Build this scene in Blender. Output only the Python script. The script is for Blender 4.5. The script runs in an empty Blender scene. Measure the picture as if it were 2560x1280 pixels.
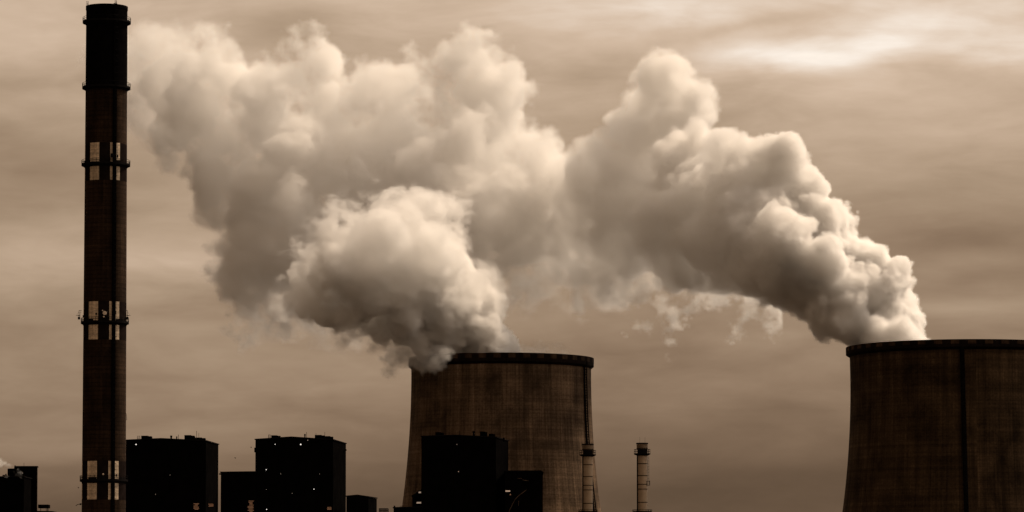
import bpy, math, random, time
import numpy as np
from mathutils import Vector

T0 = time.time()
sc = bpy.context.scene
col = sc.collection
R = math.radians

# ------------------------------------------------------------------ camera
F = 9000.0            # focal length in photograph pixels (2560 wide)
CX, CY = 1280.0, 996.0
PITCH = math.atan(504.0 / F)      # horizon lands at photograph row 1500
CAM_H = 12.0
cam_d = bpy.data.cameras.new('camera')
cam = bpy.data.objects.new('camera', cam_d)
col.objects.link(cam)
cam.location = (0, 0, CAM_H)
cam.rotation_euler = (math.pi / 2 + PITCH, 0, 0)
cam_d.sensor_width = 36.0
cam_d.lens = F / 2560 * 36.0
cam_d.shift_y = (CY - 640.0) / 2560.0
cam_d.clip_start = 1.0
cam_d.clip_end = 60000.0
sc.camera = cam

# ------------------------------------------------------------------ render and view
sc.render.engine = 'CYCLES'
cy = sc.cycles
cy.use_denoising = True
try:
    cy.denoiser = 'OPENIMAGEDENOISE'
except Exception:
    pass
cy.max_bounces = 18
cy.diffuse_bounces = 2
cy.glossy_bounces = 2
cy.transparent_max_bounces = 16
cy.volume_bounces = 16
cy.volume_step_rate = 2.0
cy.volume_max_steps = 512
cy.use_adaptive_sampling = True
cy.adaptive_threshold = 0.02
vs = sc.view_settings
vs.view_transform = 'Standard'
vs.look = 'None'
vs.exposure = 0.0
vs.gamma = 1.0
vs.use_curve_mapping = False

# ------------------------------------------------------------------ sun
SUN_AZ = R(58)        # from straight ahead (+Y) towards the right (+X)
SUN_EL = R(47)
sun_dir = Vector((math.sin(SUN_AZ) * math.cos(SUN_EL), math.cos(SUN_AZ) * math.cos(SUN_EL), math.sin(SUN_EL)))
sd = bpy.data.lights.new('sun', 'SUN')
sd.energy = 3.9
sd.angle = R(8)
sd.color = (1.0, 0.79, 0.58)
so = bpy.data.objects.new('sun', sd)
col.objects.link(so)
so.rotation_euler = (-sun_dir).to_track_quat('-Z', 'Y').to_euler()
so.location = (200, 100, 400)

# ------------------------------------------------------------------ node helper
class NT:
    def __init__(self, tree):
        self.t = tree; self.n = tree.nodes; self.l = tree.links
    def node(self, typ, **kw):
        nd = self.n.new(typ)
        for k, v in kw.items():
            setattr(nd, k, v)
        return nd
    def put(self, sock, v):
        if hasattr(v, 'is_output') or isinstance(v, bpy.types.NodeSocket):
            self.l.new(v, sock)
        else:
            sock.default_value = v
    def m(self, op, a, b=None, c=None, clamp=False):
        nd = self.n.new('ShaderNodeMath'); nd.operation = op; nd.use_clamp = clamp
        self.put(nd.inputs[0], a)
        if b is not None: self.put(nd.inputs[1], b)
        if c is not None: self.put(nd.inputs[2], c)
        return nd.outputs[0]
    def vm(self, op, a, b=None):
        nd = self.n.new('ShaderNodeVectorMath'); nd.operation = op
        self.put(nd.inputs[0], a)
        if b is not None: self.put(nd.inputs[1], b)
        return nd.outputs['Value'] if op in ('DOT_PRODUCT', 'LENGTH') else nd.outputs[0]
    def noise(self, vec, scale, detail=4, rough=0.5, dist=0.0):
        nd = self.n.new('ShaderNodeTexNoise')
        self.l.new(vec, nd.inputs['Vector'])
        nd.inputs['Scale'].default_value = scale
        nd.inputs['Detail'].default_value = detail
        nd.inputs['Roughness'].default_value = rough
        nd.inputs['Distortion'].default_value = dist
        return nd.outputs[0]
    def maprange(self, v, a, b, c, d, smooth=False):
        nd = self.n.new('ShaderNodeMapRange')
        if smooth: nd.interpolation_type = 'SMOOTHSTEP'
        self.l.new(v, nd.inputs[0])
        for i, x in enumerate((a, b, c, d)):
            nd.inputs[i + 1].default_value = x
        return nd.outputs[0]
    def ramp(self, v, stops):
        nd = self.n.new('ShaderNodeValToRGB')
        self.l.new(v, nd.inputs[0])
        cr = nd.color_ramp
        while len(cr.elements) < len(stops): cr.elements.new(0.5)
        for e, (p, c) in zip(cr.elements, stops):
            e.position = p
            e.color = (c, c, c, 1) if not isinstance(c, tuple) else (*c, 1)
        return nd.outputs[0]
    def scale(self, colr, f):
        nd = self.n.new('ShaderNodeVectorMath'); nd.operation = 'SCALE'
        self.put(nd.inputs[0], colr); self.put(nd.inputs['Scale'], f)
        return nd.outputs[0]

# ------------------------------------------------------------------ world: overcast sky, bright towards the veiled sun
w = bpy.data.worlds.new('World')
sc.world = w
w.use_nodes = True
w.cycles.sampling_method = 'MANUAL'
w.cycles.sample_map_resolution = 512
W = NT(w.node_tree)
W.n.clear()
out = W.node('ShaderNodeOutputWorld')
bg = W.node('ShaderNodeBackground')
W.l.new(bg.outputs[0], out.inputs[0])
tc = W.node('ShaderNodeTexCoord')
d = tc.outputs['Generated']
sep = W.node('ShaderNodeSeparateXYZ'); W.l.new(d, sep.inputs[0])
dx, dy, dz = sep.outputs
hor = W.m('SQRT', W.m('ADD', W.m('MULTIPLY', dx, dx), W.m('MULTIPLY', dy, dy)))
az = W.m('ARCTAN2', dx, dy)
tanel = W.m('DIVIDE', dz, W.m('MAXIMUM', hor, 0.02))
def stretch(sx, sz, off=0.0):
    c = W.node('ShaderNodeCombineXYZ')
    W.l.new(W.m('MULTIPLY', dx, sx), c.inputs[0])
    W.l.new(W.m('MULTIPLY', dy, sx), c.inputs[1])
    W.l.new(W.m('ADD', W.m('MULTIPLY', dz, sz), off), c.inputs[2])
    return c.outputs[0]
n_warp = W.noise(stretch(14, 30), 1.0, 3, 0.5)
n_warp2 = W.noise(stretch(17, 40, 7.3), 1.0, 3, 0.5)
# u, v: direction measured from straight ahead and from the horizon, in the unit of 1/9000 rad
u = W.m('ADD', W.m('MULTIPLY', az, 9000.0), W.m('MULTIPLY_ADD', n_warp, 260.0, 1280.0 - 130.0))
v = W.m('ADD', W.m('MULTIPLY', tanel, -9000.0), W.m('MULTIPLY_ADD', n_warp2, 130.0, 1500.0 - 65.0))
def lobe(u0, v0, su, sv, amp, tilt=0.0):
    a0 = W.m('SUBTRACT', u, u0)
    b0 = W.m('SUBTRACT', v, v0)
    if tilt: b0 = W.m('ADD', b0, W.m('MULTIPLY', a0, tilt))
    a = W.m('MULTIPLY', a0, 1.0 / su); b = W.m('MULTIPLY', b0, 1.0 / sv)
    e = W.m('ADD', W.m('MULTIPLY', a, a), W.m('MULTIPLY', b, b))
    return W.m('MULTIPLY', W.m('POWER', 2.718, W.m('MULTIPLY', e, -1.0)), amp)
base = W.ramp(W.maprange(v, -400, 1500, 0, 1), [(0.0, 0.60), (0.21, 0.64), (0.316, 0.55), (0.42, 0.46), (0.53, 0.385), (0.63, 0.34), (0.737, 0.27), (0.842, 0.14), (0.88, 0.115), (0.95, 0.10)])
LOBES = [
    (2050, 145, 250, 38, 0.30, 0.05), (2180, 95, 330, 46, 0.18, 0.14), (2460, 70, 260, 80, 0.06, 0), (2200, 140, 420, 110, 0.12, 0), (2420, 620, 420, 60, -0.05, 0), (1850, 1060, 700, 70, -0.035, 0), (2000, 1200, 600, 60, -0.02, 0), (1750, 900, 300, 40, -0.03, 0), (150, 1130, 400, 50, 0.04, 0), (60, 330, 260, 40, -0.04, 0), (1650, 10, 420, 60, 0.16, 0),
    (2560, 150, 160, 60, 0.15, 0), (60, 670, 420, 70, 0.13, 0.04), (430, 640, 260, 80, 0.14, 0),
    (2390, 790, 120, 22, 0.07, 0), (2450, 655, 150, 26, 0.04, 0), (2330, 545, 340, 120, -0.09, -0.1), (2500, 705, 170, 22, -0.04, 0.12),
    (90, 410, 300, 120, -0.13, 0), (700, 75, 160, 70, -0.17, 0), (1500, 170, 260, 50, -0.10, 0),
    (2500, 330, 300, 60, 0.03, 0), (100, 60, 260, 80, 0.03, 0), (250, 1060, 700, 240, 0.08, 0), (1500, 230, 300, 60, 0.07, 0),
    (1900, 40, 200, 20, -0.10, 0.2), (60, 1010, 500, 50, -0.03, 0),
]
acc = base
for lb in LOBES:
    acc = W.m('ADD', acc, lobe(*lb))
n1 = W.noise(stretch(15, 66), 1.0, 6, 0.55, 0.35)
n2 = W.noise(stretch(55, 160, 3.1), 1.0, 4, 0.5, 0.4)
tex = W.m('ADD', W.m('MULTIPLY_ADD', n1, 0.80, 1.0 - 0.40), W.m('MULTIPLY_ADD', n2, 0.30, -0.15))
acc = W.m('MULTIPLY', acc, tex)
# the side of the sky away from the veiled sun is heavier cloud
dot = W.vm('DOT_PRODUCT', d, (math.sin(SUN_AZ), math.cos(SUN_AZ), 0.0))
acc = W.m('MULTIPLY', acc, W.maprange(dot, -1.0, 0.5, 0.17, 1.0))
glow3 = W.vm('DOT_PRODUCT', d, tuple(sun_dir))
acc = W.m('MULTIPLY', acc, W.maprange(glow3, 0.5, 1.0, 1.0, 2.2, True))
acc = W.m('MAXIMUM', acc, 0.01)
# toning: brighter cloud is paler, darker cloud is browner
tone = W.ramp(W.m('MULTIPLY', acc, 0.9), [(0.0, (1.0, 0.60, 0.32)), (0.12, (1.0, 0.63, 0.38)), (0.35, (1.0, 0.715, 0.48)), (0.6, (1.0, 0.755, 0.555)), (0.9, (1.0, 0.89, 0.78))])
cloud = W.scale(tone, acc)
sky = W.node('ShaderNodeTexSky', sky_type='NISHITA')
sky.sun_disc = False
sky.sun_elevation = SUN_EL
sky.sun_rotation = SUN_AZ
bw = W.node('ShaderNodeRGBToBW'); W.l.new(sky.outputs[0], bw.inputs[0])
skyt = W.scale((1.0, 0.75, 0.54), W.m('MULTIPLY', bw.outputs[0], 0.06))
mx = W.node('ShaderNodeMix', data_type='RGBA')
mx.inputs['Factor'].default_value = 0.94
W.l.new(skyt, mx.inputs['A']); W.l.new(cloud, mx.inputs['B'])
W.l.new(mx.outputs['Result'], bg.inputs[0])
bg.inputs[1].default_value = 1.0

# ------------------------------------------------------------------ placing by bearing and elevation
cp, sp = math.cos(PITCH), math.sin(PITCH)
def P(px, py, Y):
    rx = (px - CX) / F; ry = (CY - py) / F
    vx, vy, vz = rx, cp - ry * sp, sp + ry * cp
    k = Y / vy
    return Vector((vx * k, Y, vz * k + CAM_H))

# ------------------------------------------------------------------ mesh helpers
class MB:
    def __init__(self):
        self.v = []; self.f = []; self.uv = None
    def add(self, vs_, fs_):
        o = len(self.v); self.v += [tuple(x) for x in vs_]; self.f += [tuple(i + o for i in f) for f in fs_]; return self
    def box(self, x0, x1, y0, y1, z0, z1):
        return self.add([(x0, y0, z0), (x1, y0, z0), (x1, y1, z0), (x0, y1, z0), (x0, y0, z1), (x1, y0, z1), (x1, y1, z1), (x0, y1, z1)],
                        [(3, 2, 1, 0), (4, 5, 6, 7), (0, 1, 5, 4), (1, 2, 6, 5), (2, 3, 7, 6), (3, 0, 4, 7)])
    def tube(self, a, b, r, n=6, r2=None):
        a = Vector(a); b = Vector(b); r2 = r if r2 is None else r2
        dr = (b - a).normalized(); q = dr.to_track_quat('Z', 'Y')
        vs_ = []
        for p, rr in ((a, r), (b, r2)):
            for i in range(n):
                t = 2 * math.pi * i / n
                vs_.append(p + q @ Vector((rr * math.cos(t), rr * math.sin(t), 0)))
        fs_ = [(i, (i + 1) % n, n + (i + 1) % n, n + i) for i in range(n)]
        fs_ += [tuple(range(n - 1, -1, -1)), tuple(range(n, 2 * n))]
        return self.add(vs_, fs_)
    def path(self, pts, r, n=5):
        for a, b in zip(pts[:-1], pts[1:]): self.tube(a, b, r, n)
        return self
    def lathe(self, prof, n=96, cx=0, cy=0, a0=0.0, a1=2 * math.pi, closed=True):
        o = len(self.v); k = len(prof); m = n if closed else n + 1
        for i in range(m):
            t = a0 + (a1 - a0) * i / n
            s, c = math.sin(t), -math.cos(t)
            for r, z in prof: self.v.append((cx + r * s, cy + r * c, z))
        for i in range(n):
            j = (i + 1) % m
            for q in range(k - 1):
                self.f.append((o + i * k + q, o + j * k + q, o + j * k + q + 1, o + i * k + q + 1))
        return self
    def ring(self, R_, z, r, n=72, a0=0.0, a1=2 * math.pi, cx=0, cy=0):
        prof = [(R_ + r * math.cos(t), z + r * math.sin(t)) for t in (0, math.pi / 2, math.pi, 1.5 * math.pi, 2 * math.pi)]
        full = abs(a1 - a0 - 2 * math.pi) < 1e-6
        return self.lathe(prof, n, cx, cy, a0, a1, full)
    def patch(self, rf, z0, z1, a0, a1, th=0.04, n=6, m=1, cx=0, cy=0):
        """thin plate following a wall of revolution whose radius is rf(z)"""
        o = len(self.v)
        for i in range(n + 1):
            t = a0 + (a1 - a0) * i / n; s, c = math.sin(t), -math.cos(t)
            for j in range(m + 1):
                z = z0 + (z1 - z0) * j / m
                for rr in (rf(z) - 0.02, rf(z) + th): self.v.append((cx + rr * s, cy + rr * c, z))
        def ix(i, j, k): return o + (i * (m + 1) + j) * 2 + k
        for i in range(n):
            for j in range(m): self.f.append((ix(i, j, 1), ix(i + 1, j, 1), ix(i + 1, j + 1, 1), ix(i, j + 1, 1)))
            self.f.append((ix(i, 0, 0), ix(i + 1, 0, 0), ix(i + 1, 0, 1), ix(i, 0, 1)))
            self.f.append((ix(i, m, 1), ix(i + 1, m, 1), ix(i + 1, m, 0), ix(i, m, 0)))
        for j in range(m):
            self.f.append((ix(0, j, 0), ix(0, j, 1), ix(0, j + 1, 1), ix(0, j + 1, 0)))
            self.f.append((ix(n, j, 1), ix(n, j, 0), ix(n, j + 1, 0), ix(n, j + 1, 1)))
        return self
    def prism(self, poly, y0, y1):
        """poly: (x, z) outline seen from the front"""
        n = len(poly)
        vs_ = [(x, y0, z) for x, z in poly] + [(x, y1, z) for x, z in poly]
        return self.add(vs_, [tuple(range(n)), tuple(range(2 * n - 1, n - 1, -1))] + [(i, n + i, n + (i + 1) % n, (i + 1) % n) for i in range(n)])
    def build(self, name, mat, parent=None, smooth=False):
        me = bpy.data.meshes.new(name)
        me.from_pydata(self.v, [], self.f)
        me.update()
        if smooth:
            for p in me.polygons: p.use_smooth = True
        if mat: me.materials.append(mat)
        o = bpy.data.objects.new(name, me); col.objects.link(o)
        if parent:
            o.parent = parent
        return o

def tag(o, label, cat, group=None, kind=None):
    o['label'] = label; o['category'] = cat
    if group: o['group'] = group
    if kind: o['kind'] = kind
    return o
def empty(name, loc=(0, 0, 0)):
    e = bpy.data.objects.new(name, None); col.objects.link(e); e.location = loc; e.empty_display_size = 2
    return e
def shift(mb, dx_, dy_, dz_=0):
    mb.v = [(a - dx_, b - dy_, c - dz_) for a, b, c in mb.v]; return mb

# ------------------------------------------------------------------ materials
def mat_new(name):
    m = bpy.data.materials.new(name); m.use_nodes = True
    t = NT(m.node_tree); b = m.node_tree.nodes['Principled BSDF']
    return m, t, b
def simple(name, c, rough=0.7, metal=0.0, var=0.35, scale=0.6, spec=0.0):
    m, t, b = mat_new(name)
    g = t.node('ShaderNodeTexCoord')
    nz = t.noise(g.outputs['Object'], scale, 6, 0.6)
    f = t.maprange(nz, 0.3, 0.7, 1 - var, 1 + var)
    t.l.new(t.scale(tuple(c), f), b.inputs['Base Color'])
    b.inputs['Roughness'].default_value = rough
    b.inputs['Metallic'].default_value = metal
    b.inputs['Specular IOR Level'].default_value = spec
    return m
def concrete(name, c, streak=0.55, line=0.16, lift=1.25, rib=2.2, radius=30.0, stain=0.55, bump=0.0):
    """weathered shuttered concrete on a wall of revolution: pour lifts, shutter joints, rain streaks"""
    m, t, b = mat_new(name)
    g = t.node('ShaderNodeTexCoord')
    s = t.node('ShaderNodeSeparateXYZ'); t.l.new(g.outputs['Object'], s.inputs[0])
    X, Y, Z = s.outputs
    ang = t.m('MULTIPLY', t.m('ARCTAN2', X, Y), radius)
    def vec(a, z, off=0.0):
        c_ = t.node('ShaderNodeCombineXYZ')
        t.l.new(t.m('MULTIPLY', ang, a), c_.inputs[0]); t.l.new(t.m('MULTIPLY_ADD', Z, z, off), c_.inputs[1]); return c_.outputs[0]
    st = t.noise(vec(0.42, 0.014), 1.0, 6, 0.65)
    st2 = t.noise(vec(2.0, 0.05, 4.0), 1.0, 4, 0.65)
    big = t.noise(vec(0.10, 0.09, 9.0), 1.0, 4, 0.6, 0.4)
    fine = t.noise(vec(1.4, 1.6, 2.0), 1.0, 3, 0.6)
    def joint(coord, period, width):
        f = t.m('FRACT', t.m('DIVIDE', coord, period))
        return t.m('LESS_THAN', f, width / period)
    hl = joint(Z, lift, 0.28)
    vl = joint(ang, rib, 0.30)
    hb = t.noise(vec(0.004, 1.0 / lift, 1.0), 1.0, 1, 0.5)      # each lift poured a little darker or paler
    f = t.m('MULTIPLY', t.maprange(st, 0.3, 0.7, 1 - streak, 1 + streak), t.maprange(st2, 0.3, 0.7, 1 - streak * 0.6, 1 + streak * 0.6))
    f = t.m('MULTIPLY', f, t.maprange(big, 0.3, 0.7, 1 - stain, 1 + stain))
    f = t.m('MULTIPLY', f, t.maprange(fine, 0.3, 0.7, 0.72, 1.28))
    f = t.m('MULTIPLY', f, t.maprange(hb, 0.3, 0.7, 0.82, 1.18))
    f = t.m('MULTIPLY', f, t.m('SUBTRACT', 1.0, t.m('MULTIPLY', hl, line)))
    f = t.m('MULTIPLY', f, t.m('SUBTRACT', 1.0, t.m('MULTIPLY', t.m('MULTIPLY', vl, line * 2.0), t.noise(vec(0.2, 0.08, 6.0), 1.0, 3, 0.6))))
    hl2 = joint(t.m('ADD', Z, 3.0), 11.3, 0.5)
    f = t.m('MULTIPLY', f, t.m('ADD', 1.0, t.m('MULTIPLY', hl2, line)))
    t.l.new(t.scale(tuple(c), f), b.inputs['Base Color'])
    b.inputs['Roughness'].default_value = 0.9
    b.inputs['Specular IOR Level'].default_value = 0.04
    return m
M = {}
M['tower'] = concrete('tower_concrete', (0.118, 0.080, 0.052), radius=30)
M['tower2'] = concrete('tower_concrete_darker', (0.058, 0.038, 0.022), streak=0.45, line=0.14, radius=36)
M['rim'] = concrete('rim_concrete', (0.012, 0.008, 0.006), radius=30, streak=0.3)
M['rim_paint'] = concrete('faded_red_paint', (0.050, 0.031, 0.020), radius=30, streak=0.45, line=0.0)
M['stack'] = concrete('chimney_concrete', (0.030, 0.018, 0.011), radius=6, lift=1.2, rib=40, streak=0.4, line=0.3)
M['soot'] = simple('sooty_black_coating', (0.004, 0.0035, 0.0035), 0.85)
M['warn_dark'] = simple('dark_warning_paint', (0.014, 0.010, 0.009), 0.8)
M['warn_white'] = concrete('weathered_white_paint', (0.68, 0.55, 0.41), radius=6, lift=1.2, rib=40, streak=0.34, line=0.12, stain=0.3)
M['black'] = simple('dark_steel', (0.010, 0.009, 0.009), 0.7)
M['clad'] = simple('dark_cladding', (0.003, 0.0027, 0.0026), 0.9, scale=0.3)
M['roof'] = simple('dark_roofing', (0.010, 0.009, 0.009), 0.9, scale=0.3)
M['steel'] = simple('brushed_flue_steel', (0.48, 0.36, 0.25), 0.5, 0.0, var=0.15, scale=1.0, spec=0.4)
M['cowl'] = simple('tarnished_cowl_steel', (0.20, 0.14, 0.09), 0.6, 0.0, var=0.3, scale=1.2, spec=0.3)
M['dish'] = simple('white_dish_plastic', (0.85, 0.72, 0.60), 0.5, 0.0, 0.05)
M['ground'] = simple('cinder_ground', (0.035, 0.027, 0.020), 0.95, scale=0.05)
M['pipe'] = simple('pale_pipe', (0.10, 0.07, 0.05), 0.7)
def glow(name, c, s):
    m = bpy.data.materials.new(name); m.use_nodes = True
    b = m.node_tree.nodes['Principled BSDF']
    b.inputs['Base Color'].default_value = (*c, 1)
    b.inputs['Emission Color'].default_value = (*c, 1)
    b.inputs['Emission Strength'].default_value = s
    return m
M['lamp'] = glow('lamp_light', (1.0, 0.93, 0.85), 1.1)
M['lamp_dim'] = glow('weak_lamp_light', (1.0, 0.9, 0.8), 0.10)
M['lit'] = glow('lit_rooflight', (1.0, 0.76, 0.58), 0.22)
M['lit_dim'] = glow('lit_louvre', (1.0, 0.62, 0.42), 0.014)

# ------------------------------------------------------------------ ground
g = MB()
N = 24
gx = [-30000 * (abs(i / N * 2 - 1) ** 2.2) * (1 if i < N / 2 else -1) for i in range(N + 1)]
for yy in gx:
    for xx in gx: g.v.append((xx, yy + 1000, 0.0))
for j in range(N):
    for i in range(N): g.f.append((j * (N + 1) + i, j * (N + 1) + i + 1, (j + 1) * (N + 1) + i + 1, (j + 1) * (N + 1) + i))
go = g.build('ground', M['ground']); go['kind'] = 'structure'
go['label'] = 'dark cinder ground around the power plant'

# ------------------------------------------------------------------ cooling towers
def interp(xs, ys):
    return lambda z: float(np.interp(z, xs, ys))
def cooling_tower(label, D, cxp, prof_px, rim_px, rim_y, panel_n, mats, ladder, seed):
    """prof_px: (photo row, half width in px); built at distance D"""
    base = P(cxp, 1280, D)
    Xc = base.x
    root = empty('cooling_tower', (Xc, D, 0))
    tag(root, label, 'cooling tower', 'cooling towers')
    s = D / F
    def zof(py): return P(cxp, py, D).z
    pts = sorted([(zof(py), hw * s) for py, hw in prof_px])
    zs = [p[0] for p in pts]; rs = [p[1] for p in pts]
    # smooth hyperbola-like fit down to the ground
    coef = np.polyfit(zs, rs, 2)
    zt = max(zs)
    def rf(z):
        return float(np.polyval(coef, max(z, 6.0)))
    zr0 = P(cxp, rim_y[1], D - rim_px * s).z; zr1 = P(cxp, rim_y[0], D - rim_px * s).z
    Rr = rim_px * s
    outer = [(rf(z), z) for z in np.linspace(6.0, zr0, 60)]
    inner = [(rf(z) - 0.6, z) for z in np.linspace(zr0, 6.0, 40)]
    sh = MB().lathe(outer + inner, 160)
    sh.build('shell', mats[0], root, True)
    # support columns under the shell
    for i in range(36):
        a = 2 * math.pi * i / 36; b = a + math.pi / 36
        c = MB(); r0 = rf(6) + 1.2; r1 = rf(6) - 0.3
        c.tube((r0 * math.sin(a), -r0 * math.cos(a), 0), (r1 * math.sin(b), -r1 * math.cos(b), 6.0), 0.45)
        c.build('support_column', mats[1], root)
    rt = rf(zr0)
    rim = MB().lathe([(rt - 0.62, zr0 - 0.5), (rt + 0.02, zr0 - 0.5), (Rr, zr0 + 0.25), (Rr, zr1), (Rr - 0.35, zr1), (Rr - 0.35, zr0 + 1.0), (rt - 0.62, zr0 + 0.6), (rt - 0.62, zr0 - 0.5)], 160)
    rim.build('rim', M['rim'], root)
    # warning squares round the rim
    hz = zr1 - zr0
    for i in range(panel_n):
        a = 2 * math.pi * (i + 0.5) / panel_n
        MB().patch(lambda z: Rr, zr0 + hz * 0.45, zr1 - 0.12, a, a + math.pi / panel_n * 0.98, 0.03, 3).build('rim_panel', M['rim_paint'], root)
    # railing on the rim
    rl = MB()
    rl.ring(Rr - 0.2, zr1 + 1.05, 0.035, 120); rl.ring(Rr - 0.2, zr1 + 0.55, 0.03, 120)
    for i in range(120):
        a = 2 * math.pi * i / 120; x, y = (Rr - 0.2) * math.sin(a), -(Rr - 0.2) * math.cos(a)
        rl.tube((x, y, zr1), (x, y, zr1 + 1.08), 0.03, 4)
    if ladder[4]: rl.build('railing', M['black'], root)
    # caged ladder down the shell
    a_t, a_b, hwid, deep, _ = ladder
    lp = root
    lad = MB(); cage = MB()
    zt_, zb_ = zr0 + hz * 0.4, 4.0
    n = 70
    pts = []
    for i in range(n + 1):
        z = zt_ + (zb_ - zt_) * i / n
        a = a_t + (a_b - a_t) * i / n
        pts.append((a, z))
    for side in (-1, 1):
        pp = []
        for a, z in pts:
            r = rf(z) + 0.18; t = a + side * hwid / r
            pp.append(Vector((r * math.sin(t), -r * math.cos(t), z)))
        lad.path(pp, 0.09, 4)
    for side in (-1, -0.35, 0.35, 1):
        pp = []
        for a, z in pts:
            r = rf(z) + deep * (1.0 if abs(side) < 0.5 else 0.6); t = a + side * hwid / r
            pp.append(Vector((r * math.sin(t), -r * math.cos(t), z)))
        cage.path(pp, 0.10, 4)
    k = int((zt_ - zb_) / 0.85)
    for i in range(k):
        f = i / k; z = zt_ + (zb_ - zt_) * f; a = a_t + (a_b - a_t) * f
        def pt(sd_, dp):
            r = rf(z) + dp; t = a + sd_ * hwid / r
            return Vector((r * math.sin(t), -r * math.cos(t), z))
        lad.tube(pt(-1, .18), pt(1, .18), 0.06, 4)
        cage.path([pt(-1, .0), pt(-1.05, deep * .6), pt(-.4, deep), pt(.4, deep), pt(1.05, deep * .6), pt(1, .0)], 0.11, 4)
    plate = MB()
    pl = []
    for i in range(n):
        (a, z), (a2, z2) = pts[i], pts[i + 1]
        for aa, zz in ((a, z), (a2, z2)):
            for sd_ in (-1, 1):
                r = rf(zz) + 0.06; t = aa + sd_ * hwid * 0.95 / r
                plate.v.append((r * math.sin(t), -r * math.cos(t), zz))
        o = i * 4
        plate.f.append((o + 2, o + 3, o + 1, o))
    plate.build('ladder_backing', M['black'], root)
    lad.build('ladder', M['black'], root)
    cage.build('ladder_cage', M['black'], root)
    return root, rf, Xc

T1D, T2D = 1200.0, 1150.0
t1, rf1, t1x = cooling_tower('brown concrete cooling tower in the middle with checkered rim, steam spilling over its left side', T1D, 1253,
    [(905, 225.5), (950, 225), (1060, 228.5), (1180, 237.5), (1275, 249)], 232, (881, 904), 40, (M['tower'], M['rim']), (R(66), R(66.5), 0.55, 1.0, False), 1)
t2, rf2, t2x = cooling_tower('dark cooling tower cut by the right picture edge, thick steam rising from its mouth', T2D, 2407,
    [(885, 280), (960, 278.3), (1060, 279.5), (1140, 285), (1200, 291), (1280, 299.5)], 289, (847.5, 868), 44, (M['tower2'], M['rim']), (R(-7.0), R(-4.5), 0.62, 0.9, False), 2)

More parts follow.
